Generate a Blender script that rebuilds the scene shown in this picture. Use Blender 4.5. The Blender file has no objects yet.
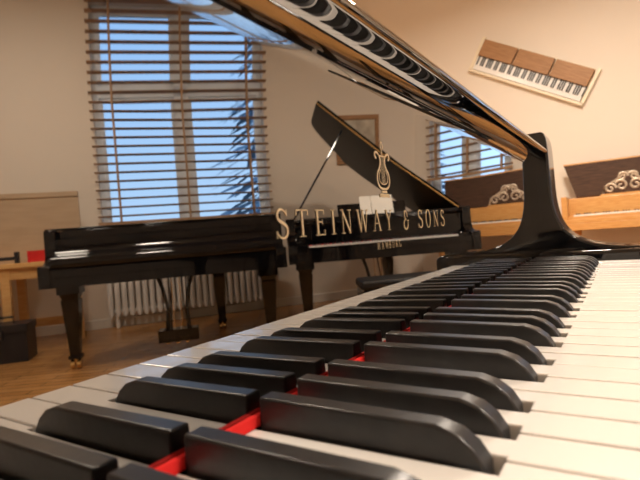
import bpy, bmesh, math, random
from mathutils import Vector, Matrix
random.seed(4)
S=bpy.context.scene
C=bpy.context.collection
S.view_settings.view_transform='Standard'

# ------------------------------------------------------------ materials
def mat(name,col,rough=.5,metal=0,coat=0,spec=.5,ior=1.5,emit=None,estr=0,bump=None,noise=None):
    m=bpy.data.materials.new(name);m.use_nodes=True
    nt=m.node_tree;b=nt.nodes['Principled BSDF']
    b.inputs['Base Color'].default_value=(*col,1)
    b.inputs['Roughness'].default_value=rough
    b.inputs['Metallic'].default_value=metal
    b.inputs['Coat Weight'].default_value=coat
    b.inputs['Coat Roughness'].default_value=.03
    b.inputs['IOR'].default_value=ior
    if emit:
        b.inputs['Emission Color'].default_value=(*emit,1);b.inputs['Emission Strength'].default_value=estr
    tc=nt.nodes.new('ShaderNodeTexCoord')
    if noise:  # (scale, col2, stretch)
        mp=nt.nodes.new('ShaderNodeMapping');mp.inputs['Scale'].default_value=noise[2]
        n=nt.nodes.new('ShaderNodeTexNoise');n.inputs['Scale'].default_value=noise[0];n.inputs['Detail'].default_value=6
        r=nt.nodes.new('ShaderNodeValToRGB')
        r.color_ramp.elements[0].color=(*col,1);r.color_ramp.elements[1].color=(*noise[1],1)
        r.color_ramp.elements[0].position=.35;r.color_ramp.elements[1].position=.65
        nt.links.new(tc.outputs['Object'],mp.inputs[0]);nt.links.new(mp.outputs[0],n.inputs['Vector'])
        nt.links.new(n.outputs[0],r.inputs[0]);nt.links.new(r.outputs[0],b.inputs['Base Color'])
    if bump:
        n=nt.nodes.new('ShaderNodeTexNoise');n.inputs['Scale'].default_value=bump[0];n.inputs['Detail'].default_value=5
        bp=nt.nodes.new('ShaderNodeBump');bp.inputs['Strength'].default_value=bump[1];bp.inputs['Distance'].default_value=.002
        nt.links.new(tc.outputs['Object'],n.inputs['Vector']);nt.links.new(n.outputs[0],bp.inputs['Height']);nt.links.new(bp.outputs[0],b.inputs['Normal'])
    return m
M={}
M['lacquer']=mat('black_lacquer',(.003,.003,.004),.05,coat=0,ior=1.55)
M['lidlac']=mat('black_lid_lacquer',(.003,.003,.004),.32,ior=1.12)
M['polish']=mat('polished_fallboard',(.35,.34,.33),.012,metal=1)
M['white']=mat('key_white',(.88,.86,.82),.22,coat=.4)
M['ebony']=mat('key_black',(.014,.014,.015),.33,noise=(14,(.022,.022,.023),(1,6,6)),bump=(350,.05))
M['felt']=mat('red_felt',(.70,.012,.010),.95)
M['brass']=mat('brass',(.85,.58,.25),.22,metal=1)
M['inlay']=mat('brass_inlay',(.74,.56,.32),.35,metal=.5)
M['gold']=mat('gold_plate',(.75,.45,.15),.35,metal=.9)
M['sound']=mat('soundboard',(.6,.35,.13),.4,noise=(4,(.5,.27,.09),(1,20,1)))
M['wall']=mat('wall_paint',(.80,.72,.62),.9,bump=(90,.15))
M['ceil']=mat('ceiling_paint',(.82,.78,.70),.95)
M['trim']=mat('trim_paint',(.75,.72,.66),.5)
M['frame']=mat('window_frame_paint',(.80,.87,.94),.45)
M['slat']=mat('blind_wood',(.36,.21,.11),.5,noise=(6,(.46,.29,.16),(1,1,30)))
M['orange']=mat('satinwood',(.60,.28,.08),.3,coat=.4,noise=(5,(.70,.38,.13),(2,2,20)))
M['walnut']=mat('dark_walnut',(.05,.025,.015),.6,ior=1.3,noise=(5,(.09,.045,.025),(2,2,20)))
M['pine']=mat('pine',(.72,.40,.14),.5,noise=(4,(.82,.50,.20),(2,2,16)))
M['board']=mat('beige_board',(.46,.34,.22),.7,noise=(3,(.52,.39,.26),(1,1,8)))
M['plastic']=mat('dark_plastic',(.015,.015,.02),.4)
M['redp']=mat('red_plastic',(.65,.02,.02),.4)
M['radiator']=mat('radiator_enamel',(.75,.72,.68),.4)
M['paper']=mat('paper',(.66,.60,.48),.8,noise=(7,(.42,.37,.30),(1,1,1)))
M['sheet']=mat('sheet_paper',(.85,.82,.75),.7)
M['silver']=mat('silver_fret',(.66,.56,.44),.35,metal=.6)
M['cream']=mat('cream_frame',(.85,.76,.58),.5)
M['browncl']=mat('action_wood',(.30,.15,.06),.55,noise=(8,(.40,.21,.09),(1,1,12)))
M['leather']=mat('black_leather',(.012,.012,.013),.45,bump=(200,.3))
M['leaf']=mat('conifer_needles',(.20,.27,.32),.8,noise=(12,(.38,.46,.53),(1,1,1)))
M['bark']=mat('bark',(.05,.035,.025),.9)
M['ground']=mat('garden_ground',(.10,.12,.10),.95,noise=(2,(.2,.22,.2),(1,1,1)))
M['lamp']=mat('lamp_glass',(1,.9,.75),.4,emit=(1,.82,.62),estr=8)
# parquet floor
def floor_mat():
    m=bpy.data.materials.new('oak_parquet');m.use_nodes=True;nt=m.node_tree;b=nt.nodes['Principled BSDF']
    tc=nt.nodes.new('ShaderNodeTexCoord');mp=nt.nodes.new('ShaderNodeMapping');mp.inputs['Rotation'].default_value=(0,0,.6)
    br=nt.nodes.new('ShaderNodeTexBrick');br.inputs['Scale'].default_value=2.0
    br.inputs['Color1'].default_value=(.46,.22,.07,1);br.inputs['Color2'].default_value=(.56,.29,.10,1);br.inputs['Mortar'].default_value=(.14,.07,.03,1)
    br.inputs['Mortar Size'].default_value=.006;br.inputs['Brick Width'].default_value=1.2;br.inputs['Row Height'].default_value=.16
    n=nt.nodes.new('ShaderNodeTexNoise');n.inputs['Scale'].default_value=7
    mx=nt.nodes.new('ShaderNodeMix');mx.data_type='RGBA';mx.blend_type='MULTIPLY';mx.inputs[0].default_value=.35
    nt.links.new(tc.outputs['Object'],mp.inputs[0]);nt.links.new(mp.outputs[0],br.inputs[0]);nt.links.new(mp.outputs[0],n.inputs['Vector'])
    nt.links.new(br.outputs[0],mx.inputs[6]);nt.links.new(n.outputs[0],mx.inputs[7]);nt.links.new(mx.outputs[2],b.inputs['Base Color'])
    b.inputs['Roughness'].default_value=.25
    return m
M['floor']=floor_mat()

# ------------------------------------------------------------ mesh helper
class MB:
    def __init__(s): s.v=[];s.f=[];s.m=[]
    def add(s,vs,fs,mi=0):
        o=len(s.v);s.v+= [tuple(v) for v in vs];s.f+=[tuple(i+o for i in f) for f in fs];s.m+=[mi]*len(fs)
    def box(s,x0,x1,y0,y1,z0,z1,mi=0,T=None):
        vs=[Vector(p) for p in [(x0,y0,z0),(x1,y0,z0),(x1,y1,z0),(x0,y1,z0),(x0,y0,z1),(x1,y0,z1),(x1,y1,z1),(x0,y1,z1)]]
        if T is not None: vs=[T@v for v in vs]
        s.add(vs,[(0,3,2,1),(4,5,6,7),(0,1,5,4),(1,2,6,5),(2,3,7,6),(3,0,4,7)],mi)
    def frus(s,cx,cy,z0,z1,a0,a1,mi=0,n=4,rot=math.pi/4,T=None):
        vs=[]
        for z,a in((z0,a0),(z1,a1)):
            for i in range(n):
                t=rot+2*math.pi*i/n;vs.append(Vector((cx+a*math.cos(t),cy+a*math.sin(t),z)))
        if T is not None: vs=[T@v for v in vs]
        s.add(vs,[tuple(reversed(range(n))),tuple(range(n,2*n))]+[(i,(i+1)%n,n+(i+1)%n,n+i) for i in range(n)],mi)
    def prism_z(s,pts,z0,z1,mi=0,T=None):
        n=len(pts);vs=[Vector((x,y,z0)) for x,y in pts]+[Vector((x,y,z1)) for x,y in pts]
        if T is not None: vs=[T@v for v in vs]
        s.add(vs,[tuple(reversed(range(n))),tuple(range(n,2*n))]+[(i,(i+1)%n,n+(i+1)%n,n+i) for i in range(n)],mi)
    def prism_x(s,pts,x0,x1,mi=0): # pts (y,z)
        n=len(pts);vs=[(x0,y,z) for y,z in pts]+[(x1,y,z) for y,z in pts]
        s.add(vs,[tuple(range(n)),tuple(reversed(range(n,2*n)))]+[(i,n+i,n+(i+1)%n,(i+1)%n) for i in range(n)],mi)
    def tube(s,pts,r,mi=0,n=8):
        pts=[Vector(p) for p in pts];rings=[]
        for i,p in enumerate(pts):
            d=(pts[min(i+1,len(pts)-1)]-pts[max(i-1,0)]).normalized()
            up=Vector((0,0,1)) if abs(d.z)<.9 else Vector((1,0,0))
            a=d.cross(up).normalized();b=d.cross(a)
            rr=r[i] if isinstance(r,(list,tuple)) else r
            rings.append([p+a*rr*math.cos(2*math.pi*k/n)+b*rr*math.sin(2*math.pi*k/n) for k in range(n)])
        vs=[v for R in rings for v in R];fs=[]
        for i in range(len(rings)-1):
            for k in range(n): fs.append((i*n+k,i*n+(k+1)%n,(i+1)*n+(k+1)%n,(i+1)*n+k))
        fs.append(tuple(reversed(range(n))));fs.append(tuple((len(rings)-1)*n+k for k in range(n)))
        s.add(vs,fs,mi)
    def obj(s,name,mats,parent=None,bevel=0,seg=2,smooth=None,loc=None,rot=None):
        me=bpy.data.meshes.new(name);me.from_pydata(s.v,[],s.f)
        for m in (mats if isinstance(mats,list) else [mats]): me.materials.append(M[m])
        me.polygons.foreach_set('material_index',s.m)
        bm=bmesh.new();bm.from_mesh(me);bmesh.ops.recalc_face_normals(bm,faces=bm.faces);bm.to_mesh(me);bm.free()
        if smooth:
            me.polygons.foreach_set('use_smooth',[True]*len(me.polygons));me.set_sharp_from_angle(angle=math.radians(smooth))
        o=bpy.data.objects.new(name,me);C.objects.link(o)
        if parent: o.parent=parent
        if loc: o.location=loc
        if rot: o.rotation_euler=rot
        if bevel:
            b=o.modifiers.new('bevel','BEVEL');b.width=bevel;b.segments=seg;b.limit_method='ANGLE';b.angle_limit=math.radians(35)
        return o
def empty(name,loc,rz=0):
    e=bpy.data.objects.new(name,None);e.location=loc;e.rotation_euler=(0,0,rz);e.empty_display_size=.1;C.objects.link(e);return e
def bez(p0,p1,p2,p3,n):
    out=[]
    for i in range(n+1):
        t=i/n;out.append(tuple((1-t)**3*a+3*(1-t)**2*t*b+3*(1-t)*t*t*c+t**3*d for a,b,c,d in zip(p0,p1,p2,p3)))
    return out

# ------------------------------------------------------------ keyboard
KP=.02352;KT=.735
def key_layout():
    names=[];n='ABCDEFG'
    for i in range(52): names.append(n[i%7])
    bl={}
    off={'A':.0035,'C':-.003,'D':.003,'F':-.0035,'G':0.}
    for i in range(51):
        if names[i] in off: bl[i]=(i+1)*KP+off[names[i]]
    return names,bl
def build_keys(parent,x0,z=KT,detail=True,yb=.2):
    names,bl=key_layout();w=MB();hw=.0066;g=.0006
    for i in range(52):
        a=i*KP+g;b=(i+1)*KP-g;dz=random.uniform(-.0002,.0002)
        yf=yb-.150;yc=yb-.0985;ye=yb-.0002
        la=bl[i-1]+hw if (i-1) in bl else a
        rb=bl[i]-hw if i in bl else b
        pts=[(a,yf),(b,yf),(b,yc)]
        if rb!=b: pts+=[(rb,yc)]
        pts+=[(rb,ye),(la,ye)]
        if la!=a: pts+=[(la,yc)]
        pts+=[(a,yc)]
        pts=[(x0+x,y) for x,y in pts]
        w.prism_z(pts,z-.018,z+dz)
    w.obj('white_keys','white',parent,bevel=.0008 if detail else 0,seg=2)
    k=MB()
    for i,c in bl.items():
        c+=x0;yf=yb-.0945;e=yb-.0032;dz=random.uniform(-.0003,.0003)
        prof=[(yf,.0,.0055),(yf+.0035,.0055,.0052),(yf+.0085,.0095,.0048),(yf+.016,.0118,.0045),(e,.0125,.0045)]
        vs=[];
        for (y,h,wd) in prof: vs+=[(c-wd,y,z+h+dz),(c+wd,y,z+h+dz)]
        nb=len(vs)
        vs+=[(c-.0055,yf,z-.01),(c+.0055,yf,z-.01),(c-.0055,e,z-.01),(c+.0055,e,z-.01)]
        fs=[]
        for j in range(4): fs.append((2*j,2*j+1,2*j+3,2*j+2))
        fs.append((nb,nb+1,1,0));fs.append((nb+2,8,9,nb+3));fs.append((nb,nb+2,nb+3,nb+1))
        fs.append((0,2,4,6,8,nb+2,nb));fs.append((1,nb+1,nb+3,9,7,5,3))
        k.add(vs,fs)
    k.obj('black_keys','ebony',parent,bevel=.0011 if detail else 0,seg=3,smooth=50 if detail else None)

# ------------------------------------------------------------ grand piano
def outline(W,L,y0,n=14,s=.50,k1=.62,k2=.57):
    p=[(0,y0),(W,y0)]
    p+=[(W,s)]
    p+=bez((W,s),(W-.01,s+.35*(L-s)),(W*k1,s+.35*(L-s)),(W*k2,s+.70*(L-s)),n)[1:]
    p+=bez((W*k2,s+.70*(L-s)),(W*(k2-.03),L-.02),(W*.40,L),(W*.26,L),n)[1:]
    p+=bez((W*.26,L),(.10,L),(0,L-.02),(0,L-.25),n)[1:]
    return p
def inset(p,d):
    n=len(p);o=[]
    for i in range(n):
        a=Vector(p[i-1]);b=Vector(p[i]);c=Vector(p[(i+1)%n])
        e1=(b-a).normalized();e2=(c-b).normalized()
        n1=Vector((-e1.y,e1.x));n2=Vector((-e2.y,e2.x));m=(n1+n2).normalized()
        o.append(tuple(b+m*d/max(.4,m.dot(n1))))
    return o
def grand(name,origin,ang,W=1.47,L=1.9,openlid=False,closed=False,ztop=.955,fallmat='lacquer',inlay=False,detail=False,shape=(.5,.62,.57)):
    e=empty(name,(origin[0],origin[1],0),ang)
    s0,k1,k2=shape
    mid=W/2;kx=mid-26*KP;arm=.075
    zb=.62;o=outline(W,L,.235,14,s0,k1,k2);i_=inset(o,.05);n=len(o)
    r=MB();vs=[(x,y,zb) for x,y in o]+[(x,y,ztop) for x,y in o]+[(x,y,ztop) for x,y in i_]+[(x,y,zb) for x,y in i_]
    fs=[]
    for j in range(n):
        k=(j+1)%n
        fs+=[(j,k,n+k,n+j),(n+j,n+k,2*n+k,2*n+j),(2*n+j,2*n+k,3*n+k,3*n+j),(3*n+j,3*n+k,k,j)]
    r.add(vs,fs);r.obj('rim','lacquer',e,bevel=.003,smooth=35)
    sb=MB();sb.prism_z(inset(o,.045),.80,.815);sb.obj('soundboard','sound',e)
    pl=MB();q=inset(o,.09);pl.prism_z(q,.845,.852)
    pl.obj('iron_plate','gold',e)
    st=MB()
    for j in range(44):
        x=.13+j*(W-.3)/44;yy=min(L-.25,.5+(1-(j/44))*(L-.95)+.15)
        st.box(x-.0012,x+.0012,.40,yy,.868,.870)
    for bx in (.35,.62,.9):
        st.box(W*bx-.012,W*bx+.012,.36,(L-.3) if bx<.5 else .9,.852,.885)
    st.obj('strings','gold',e)
    at=ztop+.006
    prof=[(.0,.60),(.0,.738)]+bez((.0,.738),(.0,.75),(.01,.752),(.03,.753),5)[1:]+bez((.03,.753),(.128,.755),(.170,.766),(.176,.85),14)[1:]+bez((.176,.85),(.179,.91),(.174,at-.004),(.186,at),8)[1:]+[(.24,at),(.24,.60)]
    for nm,xa,xb in(('arm_bass',0,arm),('arm_treble',W-arm,W)):
        a=MB();a.prism_x(prof,xa,xb);a.obj(nm,'lacquer',e,bevel=.004,seg=3,smooth=30)
    kb=MB()
    kb.box(arm,W-arm,.005,.26,.60,.665);kb.box(arm,W-arm,.008,.03,.665,.722)
    kb.obj('keybed','lacquer',e,bevel=.002)
    bl=MB();bl.box(arm+.001,kx-.002,.035,.1995,.665,.752);bl.box(kx+52*KP+.002,W-arm-.001,.035,.1995,.665,.752);bl.obj('key_blocks','lacquer',e,bevel=.006,seg=3,smooth=30)
    if not closed:
        build_keys(e,kx,detail=detail)
        f=MB();f.box(kx,kx+52*KP,.1970,.1996,.7354,.7400);f.obj('name_board_felt','felt',e)
        fp=[(.2,.7352),(.2,.80),(.2,.86),(.2,.902)]+bez((.2,.902),(.2,.914),(.193,.9225),(.183,.9262),16)[1:]+bez((.183,.9262),(.1765,.928),(.176,.936),(.184,.9375),8)[1:]+[(.2,.938),(.22,.938),(.22,.7352)]
        fb=MB();fb.prism_x(fp,arm+.001,W-arm-.001);fb.obj('fallboard',fallmat,e,smooth=30)
    else:
        fp=[(.03,.725),(.022,.74),(.022,.77)]+bez((.022,.77),(.022,.80),(.05,.812),(.08,.815),8)[1:]+bez((.08,.815),(.17,.82),(.17,.86),(.175,.93),8)[1:]+[(.2,.938),(.235,.938),(.235,.725)]
        fb=MB();fb.prism_x(fp,arm+.001,W-arm-.001);fb.obj('fallboard',fallmat,e,smooth=30)
    zl=ztop+.006
    if not openlid:
        l=MB();q=[(x+(-.012 if x<W/2 else .012),y) for x,y in outline(W,L+.01,.245,14,s0,k1,k2)]
        l.prism_z(q,zl,zl+.014);l.obj('lid','lacquer',e,bevel=.005,seg=3,smooth=35)
        if closed:
            t=MB();t.box(-.008,W+.008,.46,.463,zl+.0142,zl+.0155);t.obj('lid_fold_hinge','brass',e)
    else:
        th=math.radians(38)
        T=Matrix.Translation((0,0,zl))@Matrix.Rotation(-th,4,'Y')
        q=[p for p in outline(W,L,.46,14,s0,k1,k2)]
        q[0]=(0,.46)
        l=MB();l.prism_z(q,0,.018,0,T)
        l.prism_z([(0.0,.47),(W,.47),(W,.62),(W-.02,.70),(0,.70)],.020,.036,0,T)
        l.obj('lid','lidlac',e,bevel=.002,smooth=35)
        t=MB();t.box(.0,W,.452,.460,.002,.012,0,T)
        t.obj('lid_edge_glint','brass',e)  # brass strip added as the glint of light along the lid's front edge
        s=MB();pt=T@Vector((W*.80,.62,0));s.tube([(W-.06,.62,ztop-.02),tuple(pt)],.009,0,8);s.obj('lid_prop','lacquer',e)
        TR=Matrix.Translation((mid+.02,.34,ztop-.08))@Matrix.Rotation(math.radians(70),4,'X')
        d=MB();d.box(-.30,.30,0,.20,-.012,0,0,TR);d.box(-.30,.30,0,.012,0,.03,0,TR);d.obj('music_desk','lacquer',e,bevel=.002)
        d=MB();d.box(-.19,-.002,.013,.26,.001,.004,0,TR);d.box(.002,.10,.013,.26,.001,.004,0,TR);d.obj('sheet_music','sheet',e)
    # legs
    lg=MB();
    for (x,y) in((.13,.24),(W-.13,.24),(W*.30,L-.32)):
        lg.box(x-.075,x+.075,y-.075,y+.075,.54,.62)
        lg.frus(x,y,.50,.54,.070,.090)
        lg.frus(x,y,.10,.50,.045,.082)
        lg.frus(x,y,.075,.10,.06,.06)
        lg.box(x-.014,x+.014,y-.014,y+.014,.05,.075,1)
        for s_ in (-1,1):
            T=Matrix.Translation((x+s_*.020,y,.036))@Matrix.Rotation(math.pi/2,4,'Y')
            lg.frus(0,0,-.013,.013,.036,.036,1,16,0,T)
        lg.box(x-.036,x+.036,y-.01,y+.01,.03,.056,1)
    lg.obj('legs',['lacquer','brass'],e,bevel=.002)
    # pedal lyre
    p=MB()
    for s_ in(-1,1):
        p.tube([(mid+s_*.14,.42,.62),(mid+s_*.10,.42,.50),(mid+s_*.07,.42,.34),(mid+s_*.08,.42,.18)],[.016,.014,.014,.018],0,8)
    p.tube([(mid-.03,.42,.62),(mid-.03,.42,.17)],.004,1);p.tube([(mid+.03,.42,.62),(mid+.03,.42,.17)],.004,1)
    p.box(mid-.16,mid+.16,.36,.48,.595,.62)
    p.box(mid-.15,mid+.15,.34,.48,.09,.18)
    for s_ in(-.07,0,.07): p.box(mid+s_-.014,mid+s_+.014,.24,.36,.095,.105,1)
    p.tube([(mid-.06,.46,.15),(mid-.06,.75,.60)],.006);p.tube([(mid+.06,.46,.15),(mid+.06,.75,.60)],.006)
    p.obj('pedal_lyre',['lacquer','brass'],e,bevel=.002)
    if inlay: add_inlay(e,mid)
    return e

# ------------------------------------------------------------ inlay lettering (strokes)
def ribbon(mb,pts,w,y):
    P=[Vector(p) for p in pts];n=len(P);vs=[]
    for i,p in enumerate(P):
        d=(P[min(i+1,n-1)]-P[max(i-1,0)]).normalized();nn=Vector((-d.y,d.x))
        ww=(w[0]+(w[1]-w[0])*math.sin(math.pi*i/(n-1))) if isinstance(w,tuple) else w
        a=p+nn*ww/2;b=p-nn*ww/2
        vs+=[(a.x,y,a.y),(b.x,y,b.y)]
    mb.add(vs,[(2*i,2*i+1,2*i+3,2*i+2) for i in range(n-1)])
TK,TN=.15,.06
def glyph(ch):
    s=[]  # (pts,width)
    def ser(x,y,l=.13): s.append(([(x-l,y),(x+l,y)],.045))
    if ch=='S':
        s.append((bez((.62,.80),(.55,1.05),(.08,1.08),(.10,.74),10)+bez((.10,.74),(.14,.50),(.66,.56),(.66,.26),10)[1:]+bez((.66,.26),(.66,-.08),(.12,-.06),(.05,.24),10)[1:],(TN,TK)))
        s.append(([(.64,1.0),(.64,.76)],.05));s.append(([(.04,.0),(.04,.26)],.05));wd=.72
    elif ch=='T':
        s+=[([(.4,0),(.4,1)],TK),([(.0,.97),(.8,.97)],TN),([(.02,1),(.02,.78)],.05),([(.78,1),(.78,.78)],.05)];ser(.4,.02,.18);wd=.8
    elif ch=='E':
        s+=[([(.16,0),(.16,1)],TK),([(.0,.97),(.64,.97)],TN),([(.1,.52),(.5,.52)],TN),([(.0,.03),(.66,.03)],TN),([(.64,1),(.64,.80)],.05),([(.66,0),(.66,.22)],.05),([(.5,.42),(.5,.62)],.04)];wd=.68
    elif ch=='I':
        s.append(([(.17,0),(.17,1)],TK));ser(.17,.02,.17);ser(.17,.98,.17);wd=.34
    elif ch=='N':
        s+=[([(.14,0),(.14,1)],TN),([(.10,1),(.76,0)],TK),([(.76,0),(.76,1)],TN)];ser(.14,.02,.14);ser(.76,.98,.14);ser(.1,.98,.12);wd=.9
    elif ch=='W':
        s+=[([(.12,1),(.36,0)],TK),([(.36,0),(.58,1)],TN),([(.58,1),(.80,0)],TK),([(.80,0),(1.04,1)],TN)];ser(.12,.98);ser(1.04,.98,.11);ser(.58,.98,.11);wd=1.15
    elif ch=='A':
        s+=[([(.10,0),(.42,1)],TN),([(.40,1),(.76,0)],TK),([(.22,.36),(.62,.36)],TN)];ser(.10,.02);ser(.76,.02);wd=.88
    elif ch=='Y':
        s+=[([(.12,1),(.42,.45)],TK),([(.42,.45),(.74,1)],TN),([(.42,.5),(.42,0)],TK)];ser(.12,.98);ser(.74,.98,.11);ser(.42,.02,.16);wd=.85
    elif ch=='O':
        a=bez((.45,1.02),(.92,1.02),(.92,-.02),(.45,-.02),14);b=bez((.45,-.02),(-.02,-.02),(-.02,1.02),(.45,1.02),14)
        s+=[(a,(TN,TK)),(b,(TN,TK))];wd=.9
    elif ch=='&':
        s.append((bez((.62,.62),(.50,1.1),(.10,1.0),(.22,.66),10)+bez((.22,.66),(.32,.46),(.36,.52),(.44,.50),5)[1:],(TN,TK*.8)))
        s.append((bez((.44,.52),(.0,.50),(-.05,.0),(.34,-.02),10)+bez((.34,-.02),(.7,.0),(.66,.40),(.62,.44),8)[1:],(TN,TK*.9)));s.append(([(.5,.44),(.76,.44)],TN));wd=.76
    elif ch=='H':
        s+=[([(.14,0),(.14,1)],TK),([(.7,0),(.7,1)],TK),([(.14,.5),(.7,.5)],TN)];wd=.84
    elif ch=='M':
        s+=[([(.1,0),(.1,1)],TN),([(.1,1),(.45,.1)],TK),([(.45,.1),(.8,1)],TN),([(.8,1),(.8,0)],TK)];wd=.9
    elif ch=='B':
        s+=[([(.14,0),(.14,1)],TK),(bez((.14,1),(.7,1),(.7,.52),(.14,.52),8),TN*1.4),(bez((.14,.52),(.8,.52),(.8,0),(.14,0),8),TN*1.4)];wd=.7
    elif ch=='U':
        s+=[([(.12,1),(.12,.3)]+bez((.12,.3),(.12,-.08),(.7,-.08),(.7,.3),8)[1:]+[(.7,1)],.1)];wd=.82
    elif ch=='R':
        s+=[([(.14,0),(.14,1)],TK),(bez((.14,1),(.7,1),(.7,.5),(.14,.5),8),TN*1.4),([(.35,.5),(.72,0)],TK)];wd=.75
    elif ch=='G':
        s+=[(bez((.7,.8),(.5,1.12),(.05,1.0),(.05,.5),8)+bez((.05,.5),(.05,-.05),(.6,-.1),(.7,.15),8)[1:],.1),([(.7,0),(.7,.45)],TK)];wd=.82
    else: wd=.45
    return s,wd
def lettering(mb,text,x0,x1,z0,h,y,gap):
    gl=[glyph(c) for c in text];tot=sum(g[1] for g in gl)+gap*(len(text)-1)
    sx=(x1-x0)/tot;x=0
    for (st,wd) in gl:
        for pts,w in st:
            P=[(x0+(x+p[0])*sx,z0+p[1]*h) for p in pts]
            ww=(w[0]*h*.75,w[1]*h*.75) if isinstance(w,tuple) else w*h*.75
            ribbon(mb,P,ww,y)
        x+=wd+gap
def add_inlay(e,mid):
    y=.19965;t=MB()
    lettering(t,'STEINWAY & SONS',mid-.124,mid+.119,.8122,.0138,y,.50)
    lettering(t,'HAMBURG',mid-.019,mid+.019,.8000,.0046,y,.55)
    cx=mid-.002;z0=.836
    def L(pts,w): ribbon(t,[(cx+a*.001,z0+b*.001) for a,b in pts],w*.001,y)
    for s_ in(-1,1):
        arc=bez((0,4),(11,3),(12,13),(6,17),10)+bez((6,17),(2,21),(3,26),(8,28),10)[1:]+bez((8,28),(12,29),(12,24),(9,24),6)[1:]
        L([(s_*a,b) for a,b in arc],1.5)
        L([(s_*a,b) for a,b in bez((0,7),(8,7),(8,13),(3.5,17),8)],.7)
        L([(s_*a,b) for a,b in bez((0,0),(4,0),(6,1),(8,-1),6)],1.1)
        L([(s_*a,b) for a,b in bez((0,30),(2,32),(2,34),(0,36),6)],.9)
    for a in (-2.2,-.75,.75,2.2): L([(a,7),(a,26)],.45)
    L([(-8,-1),(8,-1)],1.2);L([(-4,2),(4,2)],1.5);L([(-6,26),(6,26)],1.1);L([(0,26),(0,31)],1.0)
    t.obj('brass_lettering_inlay','inlay',e)

# ------------------------------------------------------------ room
H=4.1
CO=[(-3.6,-2.5),(-3.6,5.85),(2.2,5.85),(6.6,.524),(6.6,-2.5)]
def wall(name,p0,p1,ops=[],t=.32):
    d=Vector(p1)-Vector(p0);Ln=d.length;a=math.atan2(d.y,d.x)
    m=MB();xs=0
    for (a0,a1,b0,b1) in sorted(ops):
        m.box(xs,a0,0,t,0,H);m.box(a0,a1,0,t,0,b0);m.box(a0,a1,0,t,b1,H);xs=a1
    m.box(xs,Ln,0,t,0,H)
    m.obj(name,'wall',loc=(p0[0],p0[1],0),rot=(0,0,a))
    return a,Ln
W1=(2.00,3.86,.95,3.40);W2=(4.62,5.60,.95,3.0)
wall('wall_left',CO[0],CO[1])
wall('wall_back',CO[1],CO[2],[W2])
aw,_=wall('wall_window_side',CO[2],CO[3],[W1])
wall('wall_right',CO[3],CO[4])
wall('wall_front',CO[4],CO[0])
fm=MB();fm.prism_z([(x,y) for x,y in reversed(CO)],-.1,0);fm.obj('floor','floor')
cm=MB();cm.prism_z([(x,y) for x,y in reversed(CO)],H,H+.1);cm.obj('ceiling','ceil')
for i,(a,b,nm) in enumerate([(0,1,'left'),(1,2,'back'),(2,3,'window_side'),(3,4,'right'),(4,0,'front')]):
    p0,p1=Vector(CO[a]),Vector(CO[b]);d=p1-p0;m=MB()
    m.prism_x([(-.018,0),(-.018,.09),(-.008,.10),(0,.10),(0,0)],.02,d.length-.02)
    m.obj('baseboard_'+nm,'trim',loc=(p0.x,p0.y,0),rot=(0,0,math.atan2(d.y,d.x)))
def window(name,p0,ang,op):
    e=empty(name,(p0[0],p0[1],0),ang);x0,x1,z0,z1=op;m=MB();fw=.06;y0,y1=.10,.16
    g=.002
    m.box(x0+g,x0+fw,y0,y1,z0+g,z1-g);m.box(x1-fw,x1-g,y0,y1,z0+g,z1-g);m.box(x0+g,x1-g,y0,y1,z0+g,z0+fw);m.box(x0+g,x1-g,y0,y1,z1-fw,z1-g)
    zt=z0+(z1-z0)*.66;m.box(x0+fw,x1-fw,y0-.01,y1,zt-.055,zt+.055)
    xm=(x0+x1)/2;m.box(xm-.08,xm+.08,y0-.01,y1,z0+fw,z1-fw)
    for a,b in((x0+fw,xm-.08),(xm+.08,x1-fw)):
        for c,d in((z0+fw,zt-.055),(zt+.055,z1-fw)):
            m.box(a,a+.035,y0+.01,y1-.01,c,d);m.box(b-.035,b,y0+.01,y1-.01,c,d);m.box(a,b,y0+.01,y1-.01,c,c+.035);m.box(a,b,y0+.01,y1-.01,d-.035,d)
    m.obj('frame','frame',e,bevel=.003)
    s=MB();s.box(x0-.05,x1+.05,-.06,.095,z0-.035,z0-.001);s.obj('sill','trim',e,bevel=.004)
def blind(name,p0,ang,op,zb,pitch=.095):
    e=empty(name,(p0[0],p0[1],0),ang);x0,x1,z0,z1=op;m=MB();x0-=.03;x1+=.03
    z=z1-.02
    k=0
    while z>zb:
        T=Matrix.Translation((0,-.045,z))@Matrix.Rotation(math.radians(-14),4,'X')
        m.box(x0,x1,-.027,.027,-.0022,.0022,0,T);z-=pitch;k+=1
    m.box(x0,x1,-.07,-.02,z1+.0,z1+.06);m.box(x0,x1,-.065,-.025,zb-.045,zb-.015)
    for f in(.12,.5,.88):
        xx=x0+(x1-x0)*f
        for yy in(-.075,-.014): m.box(xx-.010,xx+.010,yy,yy+.0015,zb-.03,z1)
    m.obj('slats','slat',e)
window('window_1',CO[2],aw,W1);blind('venetian_blind',CO[2],aw,W1,1.15)
window('window_2',CO[1],0,W2);blind('venetian_blind',CO[1],0,W2,1.45)

e=empty('radiator',(CO[2][0],CO[2][1],0),aw);m=MB()
for i in range(26):
    x=2.05+i*.07
    m.box(x,x+.05,-.17,-.05,.14,.72);m.box(x+.01,x+.04,-.175,-.045,.12,.74)
m.box(2.05,3.85,-.13,-.09,.16,.20);m.box(2.05,3.85,-.13,-.09,.66,.70)
for x in (2.15,3.75): m.box(x,x+.04,-.14,-.08,0,.14)
m.obj('fins','radiator',e,bevel=.008,seg=2)

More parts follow.
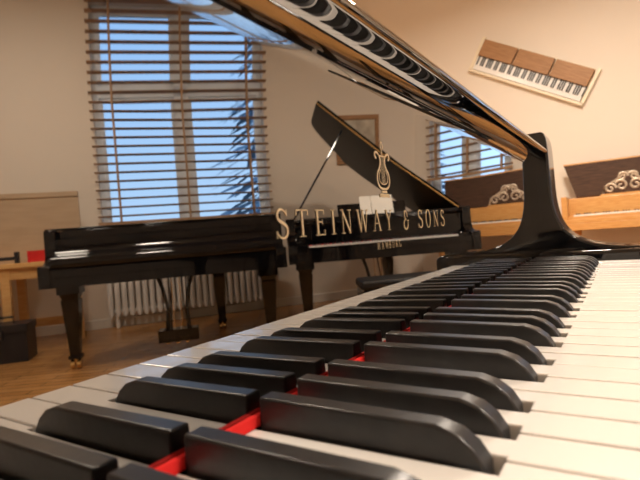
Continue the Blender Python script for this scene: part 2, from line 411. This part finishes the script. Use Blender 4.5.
e=empty('framed_picture',(CO[2][0],CO[2][1],0),aw)
m=MB();a,b,c,d=.52,1.10,1.68,2.24;fw=.05
m.box(a,b,-.03,-.001,c,c+fw);m.box(a,b,-.03,-.001,d-fw,d);m.box(a,a+fw,-.03,-.001,c+fw,d-fw);m.box(b-fw,b,-.03,-.001,c+fw,d-fw);m.obj('frame','browncl',e,bevel=.003)
m=MB();m.box(a+fw,b-fw,-.015,-.001,c+fw,d-fw);m.obj('print','paper',e)

# ------------------------------------------------------------ pianos
W0=1.47
main=grand('grand_piano',(.20,-W0/2),math.pi/2,W=W0,L=2.0,ztop=.962,fallmat='polish',inlay=True,detail=True)
grand('grand_piano',(1.985,2.56),math.radians(-44.4),W=1.67,L=1.5,closed=True,ztop=.99)
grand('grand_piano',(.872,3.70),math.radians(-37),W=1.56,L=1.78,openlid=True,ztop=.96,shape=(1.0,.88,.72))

def bench(loc,ang):
    e=empty('piano_bench',loc,ang);m=MB()
    m.box(-.38,.38,-.17,.17,.44,.50);m.obj('cushion','leather',e,bevel=.02,seg=3,smooth=40)
    m=MB();m.box(-.37,.37,-.16,.16,.37,.44)
    for a in(-.33,.33):
        for b in(-.125,.125): m.frus(a,b,0,.37,.026,.04)
    m.obj('frame','lacquer',e,bevel=.003)
bench((1.10,2.78,0),math.radians(-36.5))

# ------------------------------------------------------------ square pianos (back wall)
def square_piano(x0,x1,cx,y0=5.10,y1=5.68):
    e=empty('square_piano',(x0,y0,0));w=x1-x0;D=y1-y0
    b=MB();zb,zt=.66,1.0
    b.box(0,w,0,D,zb,zb+.07)
    b.box(0,.05,0,D,zb+.07,zt);b.box(w-.05,w,0,D,zb+.07,zt);b.box(.05,w-.05,D-.03,D,zb+.07,zt)
    b.box(.05,w-.05,.0,.025,zb+.07,zb+.11)
    b.box(.05,w-.05,.19,.215,zb+.07,zt-.02)
    b.box(.05,w-.05,.215,D-.03,.90,.91)
    b.obj('case','orange',e,bevel=.004)
    k=MB();n=int((w-.2)/.0235)
    for i in range(n):
        k.box(.1+i*.0235+.0006,.1+(i+1)*.0235-.0006,.04,.188,.80,.815)
        if i%7 in(0,1,3,4,5): k.box(.1+(i+1)*.0235-.005,.1+(i+1)*.0235+.005,.095,.188,.815,.828,1)
    k.box(.05,w-.05,.03,.188,.77,.80,2)
    k.obj('keys',['white','ebony','orange'],e)
    l=MB();T=Matrix.Translation((0,D-.03,zt))@Matrix.Rotation(math.radians(80),4,'X')
    l.prism_z([(.10,0),(w+.01,0),(w+.01,.37),(-.01,.37)],0,.02,0,T)
    l.obj('lid','walnut',e,bevel=.003)
    t=MB();t.box(-.012,w+.012,.362,.376,-.002,.024,0,T);t.obj('lid_edge','orange',e)
    f=MB()
    f.box(cx-.24,cx+.24,.20,.215,zt-.02,zt)
    def sc(cx,cz,s,r0=.05):
        pts=[];rad=[]
        for i in range(30):
            q=i/29;t=q*2.6*math.pi;r=.010+r0*(1-q)
            pts.append((cx+s*r*math.cos(t),.208,cz+r*math.sin(t)));rad.append(.013-.005*q)
        f.tube(pts,rad,1,8)
    for s_ in(-1,1):
        sc(cx+s_*.06,zt+.07,s_);sc(cx+s_*.155,zt+.05,-s_,.042);sc(cx+s_*.045,zt+.155,-s_,.035)
        f.tube([(cx+s_*.22,.208,zt),(cx+s_*.20,.208,zt+.07),(cx+s_*.10,.208,zt+.13),(cx,.208,zt+.20)],.010,1,6)
    f.obj('music_desk',['orange','silver'],e,smooth=60)
    g=MB()
    for a in(.07,w-.07):
        for c in(.08,D-.08):
            g.frus(a,c,.0,.10,.022,.03,0,12,0);g.frus(a,c,.10,.60,.028,.05,0,12,0);g.frus(a,c,.60,.66,.06,.06,0,12,0)
    g.obj('legs','orange',e)
square_piano(-.42,.60,.58);square_piano(.68,1.76,.26)

# ------------------------------------------------------------ key action display on wall
e=empty('wall_mounted_keyboard',(-.70,5.845,2.53));e.rotation_euler=(0,math.radians(30),0);e.scale=(.93,1,1.0)
m=MB();m.box(-.72,.72,-.02,0,-.19,.19);m.box(-.74,-.70,-.05,0,-.2,.2);m.box(.70,.74,-.05,0,-.2,.2);m.box(-.74,.74,-.05,0,-.215,-.185);m.obj('backboard','cream',e,bevel=.004)
m=MB()
for i in range(52):
    x=-.69+i*.0265;m.box(x,x+.0255,-.055,-.02,-.18,-.02)
    if i%7 in(0,2,3,5,6): m.box(x+.019,x+.033,-.07,-.055,-.125,-.02,1)
m.obj('keys',['white','ebony'],e)
m=MB()
for a in(-.69,-.225,.24):
    m.box(a,a+.445,-.085,-.02,-.018,.17);
m.obj('action_panels','browncl',e,bevel=.004)

# ------------------------------------------------------------ workbench corner
e=empty('workbench',(CO[2][0],CO[2][1],0),aw)
m=MB();x0,x1,y0,y1=4.02,5.5,-1.0,-.40
m.box(x0,x1,y0,y1,.74,.78)
for a in(x0+.03,x0+.50,x1-.10):
    for c in(y0+.03,y1-.10): m.box(a,a+.07,c,c+.07,0,.74)
m.box(x0+.1,x1-.1,y0+.04,y0+.06,.64,.74);m.box(x0+.04,x0+.06,y0+.1,y1-.1,.64,.74);m.box(x0+.05,x1-.05,y1-.09,y1-.07,.16,.24)
m.obj('frame','pine',e,bevel=.003)
def onbench(name,loc):
    q=empty(name,Matrix.Rotation(aw,3,'Z')@Vector(loc)+Vector((CO[2][0],CO[2][1],0)),aw);return q
q=onbench('leaning_panel',(4.45,-.42,.78));m=MB();m.box(-.44,.44,-.03,0,0,.66);m.box(-.44,.44,-.04,-.03,0,.05);m.box(-.44,.44,-.04,-.03,.61,.66);m.obj('board','board',q,bevel=.004)
q=onbench('tool_tray',(4.24,-.85,.78));m=MB();m.box(-.14,.14,-.08,.08,0,.012);m.box(-.14,-.13,-.08,.08,.012,.10);m.box(.13,.14,-.08,.08,.012,.10);m.box(-.13,.13,-.08,-.07,.012,.10);m.box(-.13,.13,.07,.08,.012,.10);m.obj('tray','redp',q,bevel=.002)
q=onbench('bench_clamp',(4.60,-.9,.78));m=MB();m.box(-.15,.15,-.02,.02,.03,.06);m.box(-.15,-.12,-.03,.03,0,.10);m.box(.02,.05,-.03,.03,0,.10);m.tube([(.05,0,.045),(.22,0,.045)],.01);m.obj('clamp','plastic',q,bevel=.003)
q=onbench('toolbox',(4.56,-1.17,0));m=MB();m.box(-.22,.22,-.14,.14,0,.24);m.box(-.23,.23,-.15,.15,.24,.30);m.box(-.06,.06,-.16,-.15,.19,.27);m.tube([(-.1,0,.30),(-.1,0,.35),(.1,0,.35),(.1,0,.30)],.01);m.obj('case','plastic',q,bevel=.006)

# ------------------------------------------------------------ outside
g=MB();g.box(-30,40,-30,40,-.9,-.8);g.obj('garden_ground','ground')
def conifer(loc,h,r):
    e=empty('conifer_tree',loc);m=MB();m.frus(0,0,0,h,.16,.02,0,10);m.obj('trunk','bark',e)
    m=MB();n=18
    for k in range(n):
        z=h*(.12+.86*k/n);rr=r*(1-k/n)+.1
        for j in range(15):
            a=random.random()*6.28;l=rr*random.uniform(.6,1.1);dz=-l*.35*random.uniform(.5,1.5);w=.06*rr+.03
            d=Vector((math.cos(a),math.sin(a),0));s=Vector((-d.y,d.x,0))
            z2=z+random.uniform(0,h/n)
            m.add([d*.05+Vector((0,0,z2)),d*l*.6+s*w+Vector((0,0,z2+dz*.5)),d*l+Vector((0,0,z2+dz)),d*l*.6-s*w+Vector((0,0,z2+dz*.6))],[(0,1,2,3)])
    m.obj('needles','leaf',e)
conifer((6.5,8.0,-.8),7.2,1.9);conifer((4.2,11.5,-.8),5,1.8)

w=bpy.data.worlds.new('dusk_sky');S.world=w;w.use_nodes=True;nt=w.node_tree
bg=nt.nodes['Background'];tc=nt.nodes.new('ShaderNodeTexCoord');sp=nt.nodes.new('ShaderNodeSeparateXYZ');rp=nt.nodes.new('ShaderNodeValToRGB')
rp.color_ramp.elements[0].position=.0;rp.color_ramp.elements[0].color=(.34,.52,.75,1)
rp.color_ramp.elements[1].position=.6;rp.color_ramp.elements[1].color=(.16,.35,.70,1)
nt.links.new(tc.outputs['Generated'],sp.inputs[0]);nt.links.new(sp.outputs['Z'],rp.inputs[0]);nt.links.new(rp.outputs[0],bg.inputs[0]);bg.inputs[1].default_value=3.9

# ------------------------------------------------------------ lamps
def lamp(x,y,p):
    e=empty('pendant_lamp',(x,y,H));m=MB();m.frus(0,0,-.03,0,.06,.06,0,20);m.tube([(0,0,0),(0,0,-.45)],.006);m.obj('cord','plastic',e)
    m=MB();n=24
    prof=[(.05,-.44),(.22,-.50),(.24,-.54),(.22,-.58)]
    for i in range(3):
        m.frus(0,0,prof[i+1][1],prof[i][1],prof[i+1][0],prof[i][0],0,n)
    m.obj('glass_shade','lamp',e,smooth=60)
    l=bpy.data.lights.new('lamp_light','AREA');l.shape='DISK';l.size=.45;l.energy=p;l.color=(1,.87,.73)
    o=bpy.data.objects.new('lamp_light',l);o.parent=e;o.location=(0,0,-.60);C.objects.link(o)
K=.52
lamp(1.9,.6,210*K);lamp(.0,3.3,230*K);lamp(3.8,1.2,110*K);lamp(-1.8,1.2,150*K)

# ------------------------------------------------------------ camera
yaw,pit,rol=map(math.radians,(32.51,-.52,-4.55))
F=Vector((-math.sin(yaw)*math.cos(pit),math.cos(yaw)*math.cos(pit),math.sin(pit)));R=Vector((math.cos(yaw),math.sin(yaw),0));U=R.cross(F)
R2=R*math.cos(rol)+U*math.sin(rol);U2=-R*math.sin(rol)+U*math.cos(rol)
cd=bpy.data.cameras.new('camera');cam=bpy.data.objects.new('camera',cd);C.objects.link(cam)
mw=Matrix((R2,U2,-F)).transposed().to_4x4();mw.translation=Vector((.137,-.302,KT+.0772));cam.matrix_world=mw
cd.sensor_width=36;cd.lens=485/640*36;cd.clip_start=.01
cd.dof.use_dof=True;cd.dof.focus_distance=.42;cd.dof.aperture_fstop=16
S.camera=cam
